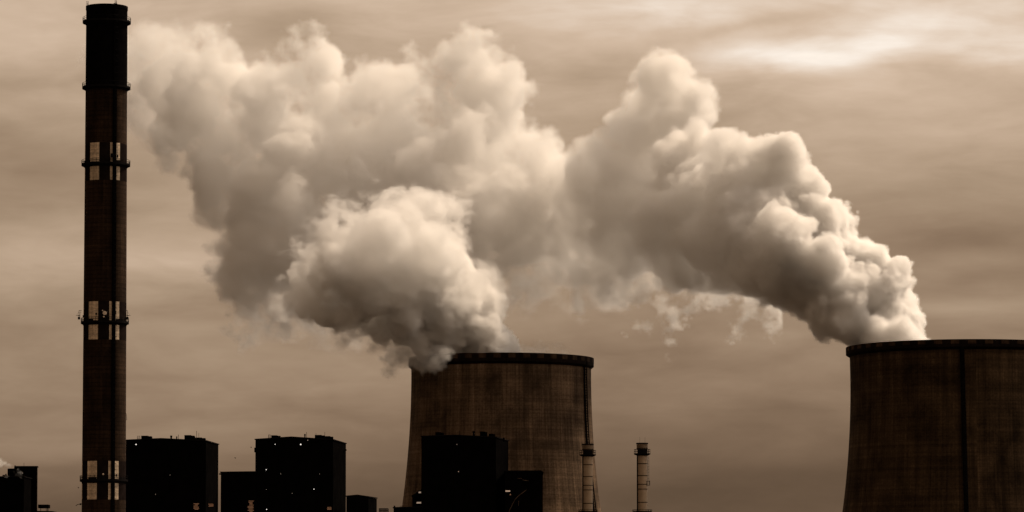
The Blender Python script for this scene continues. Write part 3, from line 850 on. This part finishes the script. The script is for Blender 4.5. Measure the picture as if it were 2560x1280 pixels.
def grow(puffs, D, seed, levels, ratio=(0.34, 0.5), counts=(16, 9), flatten=1.0, spread=0.95):
    """big puffs (px, py, radius px, depth offset m) breed smaller ones on their skin"""
    rnd = np.random.RandomState(seed); out_ = []
    s = D / F
    cur = []
    for (a, b, r, dy_) in puffs:
        c = P(a, b, D + dy_); cur.append((c.x, c.y, c.z, r * s * (1 + dy_ / D)))
    out_ += cur
    for L in range(levels):
        cur = [c_ for c_ in cur if c_[3] > 0.9]
        nxt = []
        for (x, y, z, r) in cur:
            for _ in range(counts[L]):
                v_ = rnd.normal(size=3); v_ /= np.linalg.norm(v_)
                rr = r * rnd.uniform(*ratio)
                k = r * spread * rnd.uniform(0.82, 1.0) - rr * 0.30
                nxt.append((x + v_[0] * k, y + v_[1] * k, z + v_[2] * k, rr))
        out_ += nxt; cur = nxt
    return np.array(out_, np.float32)

class Grid:
    def __init__(self, x0, x1, y0, y1, z0, z1, h):
        self.h = h; self.o = np.array([x0, y0, z0], np.float32)
        self.n = np.array([int((x1 - x0) / h) + 1, int((y1 - y0) / h) + 1, int((z1 - z0) / h) + 1])
        self.d = np.zeros(self.n, np.float32)
    def splat(self, sph, margin):
        """depth below the skin of the union of spheres (negative outside), -margin far away"""
        s = np.full(self.n, -margin, np.float32); h = self.h
        ax = [self.o[i] + np.arange(self.n[i], dtype=np.float32) * h for i in range(3)]
        for x, y, z, r in sph:
            R_ = r + margin
            lo = np.maximum(0, np.floor((np.array([x, y, z]) - R_ - self.o) / h).astype(int))
            hi = np.minimum(self.n, np.ceil((np.array([x, y, z]) + R_ - self.o) / h).astype(int) + 1)
            if (hi <= lo).any(): continue
            X = ax[0][lo[0]:hi[0]] - x; Y = ax[1][lo[1]:hi[1]] - y; Z = ax[2][lo[2]:hi[2]] - z
            q = r - np.sqrt((X * X)[:, None, None] + (Y * Y)[None, :, None] + (Z * Z)[None, None, :])
            sl = s[lo[0]:hi[0], lo[1]:hi[1], lo[2]:hi[2]]
            np.maximum(sl, q, out=sl)
        return s
    def layer(self, sph, dens, soft, amp, period, octs, seed, billow=True, patch=0.0, thin=None, warp=(3.0, 11.0), wisp=0.0):
        """amp: height of the cauliflower bumps; warp: (distance, period) of the rolling that bends the puffs; wisp: raggedness"""
        m = soft + amp * 1.1 + wisp + 0.6
        s = self.splat(sph, m + warp[0] * 1.2)
        h = self.h
        idx = np.nonzero(s > -(m + warp[0] * 1.2) + 1e-3)
        p = np.stack([self.o[i] + idx[i].astype(np.float32) * h for i in range(3)], 1)
        # bend: look the skin distance up at a displaced place
        q = np.stack([fbm(p + 31.0 * i, warp[1], 3, 0.5, seed + i) for i in range(3)], 1) * warp[0] * 2.0
        g = (p + q - self.o) / h
        g = np.clip(g, 0, np.array(self.n, np.float32) - 1.001)
        i0 = g.astype(np.int32); f = g - i0
        sl = s.ravel(); ny, nz = int(self.n[1]), int(self.n[2])
        base_ = (i0[:, 0] * ny + i0[:, 1]) * nz + i0[:, 2]
        def G(a, b, c): return sl[base_ + (a * ny + b) * nz + c]
        fx, fy, fz = f[:, 0], f[:, 1], f[:, 2]
        v_ = ((G(0, 0, 0) * (1 - fx) + G(1, 0, 0) * fx) * (1 - fy) + (G(0, 1, 0) * (1 - fx) + G(1, 1, 0) * fx) * fy) * (1 - fz) + \
             ((G(0, 0, 1) * (1 - fx) + G(1, 0, 1) * fx) * (1 - fy) + (G(0, 1, 1) * (1 - fx) + G(1, 1, 1) * fx) * fy) * fz
        band = np.nonzero((v_ > -m) & (v_ < soft * 0.65 + amp + wisp + 0.3))[0]
        pb = p[band]
        dsp = np.zeros(len(band), np.float32)
        if amp > 0:
            per, am = period, amp
            for o_ in range(octs):
                dsp += am * bumps(pb / per + 5.1 * (o_ + seed))
                per *= 0.5; am *= 0.64
        if wisp > 0:
            dsp += wisp * fbm(pb * np.array([0.8, 1, 1.15], np.float32), period * 0.8, 5, 0.62, seed + 1) * 1.6
        v_[band] += dsp
        t = np.clip(v_ / soft + 0.35, 0, 1); t = t * t * (3 - 2 * t)
        dv = dens * t
        if patch > 0:
            big = fbm(p, period * 1.5, 5, 0.66, seed + 2) * 1.35
            dv *= np.clip(1 + patch * 2.4 * big, 0.0, 2.2)
        if thin is not None: dv *= thin(p)
        cur = self.d[idx]
        self.d[idx] = np.maximum(cur, dv) + 0.25 * np.minimum(cur, dv)
        print('layer', len(sph), len(p), len(band), round(time.time() - T0, 1))

def volume_object(name, grid, mat, label, parent=None):
    d_ = grid.d; nx, ny, nz = [int(q) for q in grid.n]
    # crop to what is filled
    me = bpy.data.meshes.new(name)
    me.vertices.add(nx * ny * nz)
    at = me.attributes.new('steam_density', 'FLOAT', 'POINT')
    at.data.foreach_set('value', np.ascontiguousarray(d_.ravel()))
    o = bpy.data.objects.new(name, me); col.objects.link(o)
    gt = bpy.data.node_groups.new(name + '_field', 'GeometryNodeTree')
    gt.interface.new_socket('Geometry', in_out='INPUT', socket_type='NodeSocketGeometry')
    gt.interface.new_socket('Geometry', in_out='OUTPUT', socket_type='NodeSocketGeometry')
    n_, l_ = gt.nodes, gt.links
    gi = n_.new('NodeGroupInput'); go_ = n_.new('NodeGroupOutput')
    vc = n_.new('GeometryNodeVolumeCube')
    mn = grid.o.astype(float); mxx = mn + (grid.n - 1) * grid.h
    vc.inputs['Min'].default_value = tuple(mn); vc.inputs['Max'].default_value = tuple(mxx)
    vc.inputs['Resolution X'].default_value = nx; vc.inputs['Resolution Y'].default_value = ny; vc.inputs['Resolution Z'].default_value = nz
    pos = n_.new('GeometryNodeInputPosition'); sx = n_.new('ShaderNodeSeparateXYZ'); l_.new(pos.outputs[0], sx.inputs[0])
    def mth(op, a, b=None):
        q = n_.new('ShaderNodeMath'); q.operation = op
        for i, v_ in enumerate((a, b)):
            if v_ is None: continue
            if isinstance(v_, (int, float)): q.inputs[i].default_value = v_
            else: l_.new(v_, q.inputs[i])
        return q.outputs[0]
    ids = []
    for k in range(3):
        t = mth('DIVIDE', mth('SUBTRACT', sx.outputs[k], float(mn[k])), float(grid.h))
        t = mth('FLOOR', mth('ADD', t, 0.5))
        t = mth('MINIMUM', mth('MAXIMUM', t, 0.0), float(grid.n[k] - 1))
        fi = n_.new('FunctionNodeFloatToInt'); l_.new(t, fi.inputs[0]); ids.append(fi.outputs[0])
    def imth(op, a, b):
        q = n_.new('FunctionNodeIntegerMath'); q.operation = op
        for i, v_ in enumerate((a, b)):
            if isinstance(v_, int): q.inputs[i].default_value = v_
            else: l_.new(v_, q.inputs[i])
        return q.outputs[0]
    ix = imth('ADD', imth('MULTIPLY', imth('ADD', imth('MULTIPLY', ids[0], ny), ids[1]), nz), ids[2])
    si = n_.new('GeometryNodeSampleIndex'); si.data_type = 'FLOAT'; si.domain = 'POINT'
    na = n_.new('GeometryNodeInputNamedAttribute'); na.data_type = 'FLOAT'; na.inputs['Name'].default_value = 'steam_density'
    l_.new(gi.outputs[0], si.inputs['Geometry']); l_.new(na.outputs['Attribute'], si.inputs['Value']); l_.new(ix, si.inputs['Index'])
    l_.new(si.outputs[0], vc.inputs['Density'])
    sm = n_.new('GeometryNodeSetMaterial'); sm.inputs['Material'].default_value = mat
    l_.new(vc.outputs[0], sm.inputs['Geometry']); l_.new(sm.outputs[0], go_.inputs[0])
    me.materials.append(mat)
    md = o.modifiers.new('field', 'NODES'); md.node_group = gt
    if parent: o.parent = parent; o['kind'] = 'stuff'
    else: tag(o, label, 'steam', kind='stuff')
    return o

def steam_mat(name, dens, c=(0.998, 0.994, 0.988), g_=0.25):
    m = bpy.data.materials.new(name); m.use_nodes = True
    nt = m.node_tree; nt.nodes.clear()
    o = nt.nodes.new('ShaderNodeOutputMaterial'); pv = nt.nodes.new('ShaderNodeVolumePrincipled')
    pv.inputs['Color'].default_value = (*c, 1)
    pv.inputs['Density'].default_value = dens
    pv.inputs['Anisotropy'].default_value = g_
    nt.links.new(pv.outputs[0], o.inputs['Volume'])
    return m
SM = steam_mat('steam', 1.0)

PD = 1175.0
# ---- plume from the right-hand tower, drifting left
near = [(2235, 860, 88, -15), (2215, 800, 88, -10), (2230, 880, 80, -25), (2195, 730, 82, -8), (2235, 700, 45, -14), (2150, 745, 85, -12), (2110, 660, 82, -5), (2165, 640, 42, -10),
        (2085, 720, 80, -16), (2040, 590, 92, -4), (2065, 560, 48, -12), (1995, 650, 105, -10), (1965, 500, 88, 0), (2020, 480, 42, -6), (1955, 400, 52, -4), (1915, 430, 78, 4), (1890, 570, 112, -6),
        (1850, 400, 58, 2), (1900, 640, 88, -18), (1800, 385, 52, 4), (2010, 720, 55, -18), (2060, 790, 45, -22), (2120, 800, 50, -24), (1960, 600, 70, -25), (2060, 650, 55, -28), (1850, 480, 88, 0), (1810, 590, 90, -4), (1830, 650, 62, -8)]
mid = [(1800, 480, 110, 4), (1800, 590, 100, -4), (1720, 420, 95, 6), (1700, 300, 78, 10), (1715, 225, 58, 8), (1650, 200, 70, 12), (1640, 165, 32, 8), (1690, 168, 38, 12), (1610, 270, 72, 14), (1590, 360, 92, 12),
       (1700, 560, 110, 0), (1610, 490, 110, 10), (1520, 400, 72, 16), (1480, 470, 95, 16), (1420, 420, 48, 18), (1560, 590, 75, 8), (1740, 640, 55, -8), (1450, 550, 88, 14), (1380, 480, 88, 20), (1660, 620, 55, 0), (1760, 450, 85, 2), (1770, 540, 105, 0), (1740, 360, 55, 6), (1810, 655, 55, -6), (1700, 640, 48, 0)]
far = [(1300, 560, 95, 20), (1330, 430, 95, 26), (1270, 330, 85, 30), (1220, 240, 92, 32), (1180, 150, 72, 34), (1105, 160, 78, 30), (1180, 380, 120, 22), (1040, 250, 110, 30), (1080, 420, 120, 18), (1180, 500, 120, 14),
       (950, 220, 80, 32), (930, 340, 120, 24), (1000, 500, 120, 14), (820, 280, 110, 26), (800, 150, 66, 28), (745, 130, 62, 30), (700, 230, 95, 28), (760, 400, 120, 18), (850, 520, 115, 12), (640, 270, 105, 26),
       (530, 150, 85, 26), (540, 110, 58, 28), (460, 160, 78, 28), (480, 260, 95, 26), (560, 360, 95, 22), (660, 480, 105, 14), (600, 480, 75, 16), (640, 590, 70, 8), (700, 620, 90, 4), (620, 680, 52, 6), (590, 700, 38, 6),
       (740, 540, 105, 6), (800, 640, 90, 2), (690, 690, 50, 4), (750, 650, 70, 2), (430, 320, 58, 26)]
haze = [(380, 140, 80, 30), (400, 300, 75, 30), (350, 220, 70, 34), (300, 160, 60, 36), (430, 380, 50, 26), (1400, 620, 80, 24), (1300, 650, 75, 24), (1200, 640, 85, 20), (1480, 690, 60, 18), (1520, 725, 34, 14), (1560, 640, 60, 10),
        (1640, 700, 46, 6), (1260, 560, 110, 24), (1150, 620, 80, 18), (1560, 700, 40, 10), (1350, 700, 60, 20), (1420, 740, 40, 18), (1250, 600, 90, 20), (1460, 620, 70, 16), (1510, 700, 46, 14), (700, 720, 60, 6), (640, 790, 46, 8), (610, 810, 34, 8), (700, 790, 52, 8), (790, 790, 48, 8), (860, 820, 36, 8)]
haze2 = [(1240, 740, 34, -8), (1215, 700, 40, -6), (350, 340, 50, 30), (260, 250, 60, 36)]
def push(lst, k): return [(x, y, r, d_ + k(x)) for x, y, r, d_ in lst]
back = lambda x: float(np.interp(x, [500, 1400, 1600, 1750, 1850, 2100], [84, 76, 58, 28, 9, 0]))
mid = [(x, y + 14, r - 4, d_ + (18 if y < 310 and x > 1600 else 0)) for x, y, r, d_ in mid]
far = [(x, y + 10, r - 6, d_) for x, y, r, d_ in far]
mid, far, haze = push(mid, back), push(far, back), push(haze, back)
plume = empty('steam_plume', (0, 0, 0))
tag(plume, 'huge pale steam plume drifting left from the right cooling tower across the sky', 'steam', kind='stuff')
g4 = Grid(P(1660, 500, PD).x, P(2345, 500, PD).x + 1, PD - 46, PD + 34, P(0, 905, PD).z, P(0, 315, PD).z, VOX1)
g4.layer(grow(near, PD, 11, 3, counts=(14, 8, 3), ratio=(0.28, 0.46)), 0.75, 1.1, 1.75, 4.6, 4, 1, warp=(2.4, 12.0), wisp=0.8, patch=0.35, thin=lambda p: np.interp(p[:, 0], [P(1672, 500, PD).x, P(1850, 500, PD).x, P(2080, 500, PD).x], [0.0, 0.4, 1.0]).astype(np.float32))
volume_object('rising_column', g4, SM, '', plume)
del g4
g2 = Grid(P(190, 500, PD).x - 26, P(1960, 500, PD).x + 2, PD - 34, PD + 168, P(0, 930, PD).z - 2, P(0, 15, PD + 140).z + 12, VOX2)
g2.layer(grow(mid, PD, 12, 2, counts=(14, 7)), 0.30, 2.0, 2.4, 7.5, 3, 2, patch=0.7, warp=(3.0, 16.0), wisp=2.2, thin=lambda p: np.interp(p[:, 0], [P(1420, 500, PD).x, P(1720, 500, PD).x], [0.4, 1.0]).astype(np.float32))
g2.layer(grow(far, PD, 13, 2, counts=(14, 7)), 0.12, 2.4, 2.8, 8.0, 4, 3, patch=1.5, warp=(3.2, 18.0), wisp=3.6)
veil = push([(610, 800, 36, 8), (640, 830, 26, 8), (660, 770, 42, 8), (600, 770, 26, 8), (720, 760, 46, 6), (780, 800, 34, 6), (690, 810, 34, 8), (560, 640, 26, 10), (580, 700, 40, 6), (620, 710, 48, 6), (570, 560, 34, 12)], back)
low = push([(640, 590, 62, 8), (705, 625, 66, 4), (625, 665, 48, 8), (592, 700, 36, 8), (680, 700, 36, 6), (560, 520, 50, 14), (530, 455, 48, 18), (620, 500, 66, 14), (740, 560, 60, 8), (585, 600, 34, 10)], back)
g2.layer(grow(low, PD, 18, 2, counts=(13, 6)), 0.22, 2.2, 2.4, 7.0, 4, 2, patch=0.8, warp=(3.0, 14.0), wisp=2.6)
g2.layer(grow(veil, PD, 17, 1, counts=(12, 6)), 0.16, 2.6, 1.5, 6.0, 3, 5, patch=1.3, warp=(4.0, 12.0), wisp=3.8)
bank = push([(1240, 640, 80, 16), (1330, 600, 80, 16), (1420, 600, 80, 14), (1500, 600, 76, 10), (1380, 680, 56, 16), (1470, 690, 56, 12), (1530, 700, 46, 10), (1300, 700, 50, 18), (1210, 720, 46, 18), (1590, 650, 50, 6), (1450, 740, 34, 12), (1360, 390, 60, 24), (1400, 460, 80, 18), (1500, 500, 80, 12)], back)
g2.layer(grow(bank, PD, 19, 2, counts=(13, 6)), 0.10, 2.4, 2.2, 7.0, 4, 4, patch=1.5, warp=(4.0, 14.0), wisp=3.6)
g2.layer(grow(haze, PD, 14, 1, counts=(12, 6)), 0.06, 4.0, 0, 9.0, 5, 4, patch=1.2, warp=(5.0, 20.0), wisp=4.5)
# torn shreds under the plume
shred = []
rs_ = np.random.RandomState(5)
def strand(pts, r0, r1, n, jit, dy_):
    for i in range(n):
        f = i / (n - 1) * (len(pts) - 1); k = min(int(f), len(pts) - 2); f -= k
        x = pts[k][0] * (1 - f) + pts[k + 1][0] * f; y = pts[k][1] * (1 - f) + pts[k + 1][1] * f
        shred.append((x + rs_.normal() * jit, y + rs_.normal() * jit, r0 + (r1 - r0) * i / (n - 1), dy_ + 58 + rs_.normal() * 1.5))
strand([(1850, 700), (1770, 730), (1700, 765), (1650, 795), (1590, 830)], 34, 9, 30, 8, -8)
strand([(1650, 690), (1600, 730), (1560, 760)], 34, 14, 14, 10, -8)
strand([(1760, 700), (1700, 700), (1640, 690)], 32, 24, 12, 10, -10)
strand([(1690, 785), (1665, 830), (1672, 868)], 13, 5, 10, 4, -8)
strand([(1720, 720), (1680, 745), (1640, 780)], 20, 10, 12, 8, -6)
strand([(1900, 740), (1940, 775), (1990, 815), (2025, 860)], 38, 12, 24, 9, -18)
strand([(1900, 790), (1870, 770), (1850, 810), (1845, 845)], 20, 7, 14, 5, -18)
strand([(1990, 820), (2005, 865), (2020, 880)], 16, 6, 9, 5, -18)
strand([(1960, 770), (1920, 800), (1930, 830)], 26, 12, 12, 8, -18)
g2.layer(np.array([(P(a, b, PD + e).x, PD + e, P(a, b, PD + e).z, r * 0.8 * PD / F) for a, b, r, e in shred], np.float32), 0.17, 1.8, 0, 4.0, 4, 5, patch=1.0, warp=(3.0, 7.0), wisp=3.2)
volume_object('drifting_cloud', g2, SM, '', plume)
del g2
# ---- plume from the middle tower
p1 = [(1190, 885, 88, 22), (1172, 850, 82, 20), (1222, 868, 48, 18), (1175, 790, 76, 16), (1215, 830, 42, 12), (1110, 810, 80, 12), (1120, 730, 82, 8), (1100, 848, 50, 14), (1060, 690, 92, 2), (1080, 620, 80, 0), (1010, 720, 88, -2), (1000, 620, 88, -6),
      (940, 600, 78, -8), (925, 690, 88, -8), (860, 620, 62, -10), (850, 700, 70, -8), (835, 625, 40, -16), (880, 760, 48, -6), (830, 770, 34, -6), (1020, 780, 50, 4),
      (800, 700, 36, -4), (860, 790, 30, -4), (930, 770, 50, 0), (830, 760, 42, -6), (775, 700, 42, -2), (765, 745, 28, 0), (890, 775, 40, -4), (985, 790, 52, 2), (1035, 835, 45, 6)]
p1b = [(1060, 875, 40, 10), (1050, 905, 28, 8), (1020, 895, 34, 6), (990, 912, 22, 6), (970, 918, 16, 6), (960, 912, 12, 8), (985, 905, 22, 8), (1085, 895, 24, -2), (1075, 900, 22, 0), (1100, 880, 26, -2), (1000, 880, 28, 8), (1010, 850, 30, 10)]
p1c = [(1350, 884, 26, 25), (1385, 886, 24, 25), (1310, 888, 24, 25), (1400, 892, 20, 25), (1230, 735, 30, 16), (1238, 700, 24, 16), (1215, 690, 36, 18), (1245, 765, 20, 14)]
p1t = [(980, 560, 72, 0), (1050, 550, 60, 4), (960, 510, 42, 10), (1030, 510, 42, 12), (1105, 590, 46, 4), (900, 560, 50, 6), (1120, 560, 50, 10), (770, 680, 44, -8), (790, 740, 40, -8), (735, 735, 30, -4), (820, 610, 46, -12), (870, 560, 44, -8), (760, 620, 30, -4), (960, 600, 60, -18), (1080, 600, 60, -12), (700, 760, 24, 0), (880, 800, 30, -8), (960, 820, 28, -2)]
p1 = [(x, y + (34 if y < 650 else 0), r, d_) for x, y, r, d_ in p1]
g1 = Grid(P(600, 800, PD).x, P(1450, 800, PD).x, PD - 48, PD + 50, P(0, 945, PD).z, P(0, 440, PD).z, VOX1)
g1.layer(grow(p1, PD, 21, 3, counts=(14, 7, 3), ratio=(0.28, 0.46)), 0.75, 1.2, 2.6, 5.6, 4, 1, warp=(2.4, 9.0), wisp=1.1, patch=0.9, thin=lambda p: np.interp(p[:, 2], [P(0, 840, PD).z, P(0, 700, PD).z, P(0, 580, PD).z], [1.0, 0.5, 0.20]).astype(np.float32))
g1.layer(grow(p1t, PD, 24, 2, counts=(14, 6)), 0.13, 2.4, 1.8, 4.5, 3, 5, patch=1.5, warp=(3.5, 12.0), wisp=3.2)
g1.layer(grow(p1b, PD, 22, 2, counts=(12, 6)), 0.2, 1.8, 0.8, 3.2, 3, 2, patch=0.9, warp=(2.0, 7.0), wisp=2.4)
g1.layer(grow(p1c, PD, 23, 1, counts=(10, 6)), 0.13, 2.6, 0, 4.5, 4, 3, patch=0.6, warp=(2.0, 8.0), wisp=2.2)
volume_object('steam_plume', g1, SM, 'smaller billowing steam plume rising from the middle cooling tower and leaning left')
del g1
# ---- little puff on the left block
p3 = [(30, 1166, 4, 0), (24, 1163, 6, 0), (16, 1160, 7, 0), (8, 1158, 8, 1), (-2, 1158, 9, 2), (-12, 1155, 10, 2), (48, 1188, 3, -3), (42, 1185, 3, -3), (36, 1187, 2.5, -3), (46, 1177, 2.5, -3), (20, 1189, 3, -3)]
g3 = Grid(P(-40, 1160, 1062).x, P(75, 1160, 1062).x, 1052, 1070, P(0, 1196, 1062).z, P(0, 1138, 1062).z, 0.22)
g3.layer(np.array([(P(a, b, 1062 + e).x, 1062 + e, P(a, b, 1062 + e).z, r * 1062 / F) for a, b, r, e in p3], np.float32), 0.3, 0.8, 0, 1.4, 4, 2, patch=0.4, warp=(0.6, 2.5), wisp=0.8)
volume_object('steam_puff', g3, SM, 'small wisp of steam blowing left from the cabin roof at the left edge')
print('script time', time.time() - T0)
